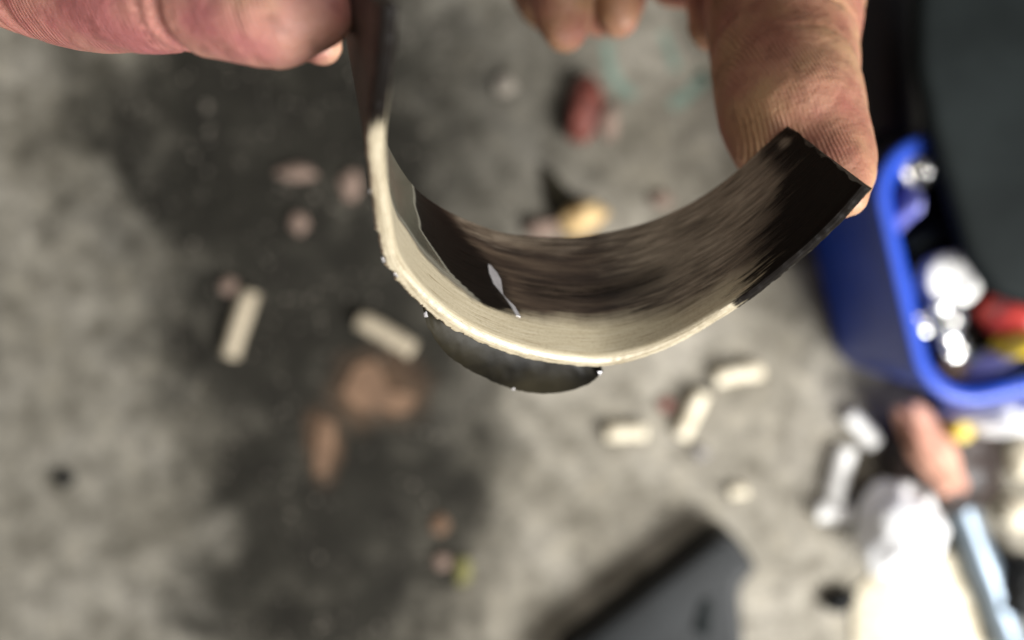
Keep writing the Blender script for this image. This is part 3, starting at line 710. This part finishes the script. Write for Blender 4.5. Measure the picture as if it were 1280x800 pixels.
# torn cardboard: thin bent sheet
def sheet(name, pxs, m, label, cat, lift=.004, seed=1):
    top = []; c = Vector()
    for x, y in pxs: q = G(x, y); c += q
    c /= len(pxs); bm = bmesh.new(); vs = []
    for x, y in pxs:
        q = G(x, y); vs.append(bm.verts.new((q.x, q.y, .0006)))
    f = bm.faces.new(vs); bmesh.ops.poke(bm, faces=[f]); bmesh.ops.subdivide_edges(bm, edges=bm.edges[:], cuts=3, use_grid_fill=True)
    for v in bm.verts: v.co.z = .0008 + lift * (.5 + .5 * noise.noise((v.co.x * 60, v.co.y * 60, seed)))
    g = bmesh.ops.extrude_face_region(bm, geom=bm.faces[:])
    for v in g['geom']:
        if isinstance(v, bmesh.types.BMVert): v.co.z += .0006
    return tag(bm_obj(name, bm, M[m], None), label, cat)
sheet('torn_cardboard', [(436, 474), (446, 456), (468, 450), (480, 468), (486, 488), (508, 490), (522, 496), (514, 514), (496, 518), (478, 509), (458, 516), (440, 504), (428, 490)], 'card', 'torn orange brown cardboard piece below the tan stub', 'cardboard', .0015, 3)
sheet('torn_cardboard', [(402, 520), (420, 528), (418, 560), (408, 592), (394, 590), (396, 550)], 'card', 'narrow torn strip of orange brown cardboard hanging off the larger piece', 'cardboard', .0012, 5)
scrap('dry_husk', 730, 136, 21, 42, 'red', 'dark rust red oval husk lying alone on the concrete', 'husk', 31, .009, .15, -.15)
scrap('grit_lump', 762, 152, 11, 22, 'pinkg', 'pale pinkish grit lump touching the rust red husk', 'grit', 32, .003)
scrap('wood_chunk', 728, 272, 30, 18, 'tanw', 'honey coloured wood chunk half hidden behind the shell far rim', 'wood', 33, .008, .25, .3)
scrap('wood_chunk', 676, 286, 20, 12, 'pinkg', 'small pinkish wood chunk beside the honey coloured chunk', 'wood', 34, .005)
sheet('metal_offcut', [(676, 208), (688, 214), (712, 240), (738, 258), (728, 268), (700, 272), (686, 268)], 'strip', 'dark triangular metal offcut leaning by the honey coloured wood chunk', 'offcut', .004, 8)
scrap('grit_lump', 371, 216, 24, 9, 'pinkg', 'flat tan grit sliver at the head of the dark stain and painted shadow', 'grit', 35, .003)
scrap('grit_lump', 373, 279, 11, 12, 'pinkg', 'small rounded grit lump in the dark stain and painted shadow beyond the lone tan stub', 'grit', 36, .0022)
scrap('grit_lump', 286, 357, 10, 10, 'pinkg', 'small pinkish grit lump above the lone tan stub', 'grit', 37, .003)
scrap('grit_lump', 437, 232, 12, 20, 'pinkg', 'pinkish grit lump close behind the shell cream rim', 'grit', 38, .0022)
scrap('grit_lump', 550, 656, 11, 12, 'card', 'rust orange grit lump between the cardboard and the olive scrap', 'grit', 39, .0022)
scrap('plastic_scrap', 578, 714, 10, 17, 'green', 'olive yellow plastic scrap near the black tool case', 'plastic scrap', 40, .0022)
scrap('grit_lump', 552, 702, 9, 9, 'pinkg', 'small tan grit lump beside the olive yellow scrap', 'grit', 41, .003)
scrap('grit_lump', 826, 250, 12, 10, 'pinkg', 'pinkish grit lump beyond the shell far rim near the finger', 'grit', 42, .003)
scrap('grit_lump', 630, 106, 13, 14, 'gritm', 'faint grit lump on the floor inside the shell curve', 'grit', 43, .003)
scrap('grit_lump', 880, 492, 9, 9, 'black', 'small dark speck at the head of the leaning pale stub', 'grit', 44, .003)
scrap('grit_lump', 875, 566, 9, 8, 'grey', 'small grey grit lump below the leaning pale stub', 'grit', 45, .003)
scrap('grit_lump', 80, 598, 12, 9, 'black', 'small black speck alone on the pale concrete', 'grit', 46, .003)
scrap('grit_lump', 832, 506, 9, 9, 'red', 'small red speck beside the leaning pale stub', 'grit', 47, .002)
# loose sand and crumbs
V = []; Fc = []
for k in range(2600):
    x = random.uniform(-.34, .34); y = random.uniform(-.24, .24); r = random.uniform(.0004, .0013)
    b = len(V); a = random.uniform(0, 6.28)
    for t in range(4): V.append(Vector((x + r * math.cos(a + t * 1.57) * random.uniform(.7, 1.2), y + r * math.sin(a + t * 1.57) * random.uniform(.7, 1.2), 0.0)))
    V.append(Vector((x, y, r * random.uniform(.6, 1.1))))
    Fc += [(b, b + 1, b + 4), (b + 1, b + 2, b + 4), (b + 2, b + 3, b + 4), (b + 3, b, b + 4)]
gr = mesh('floor_grit', V, Fc, M['gritm']); gr['kind'] = 'stuff'; tag(gr, 'loose sandy grit scattered over the concrete floor', 'grit')
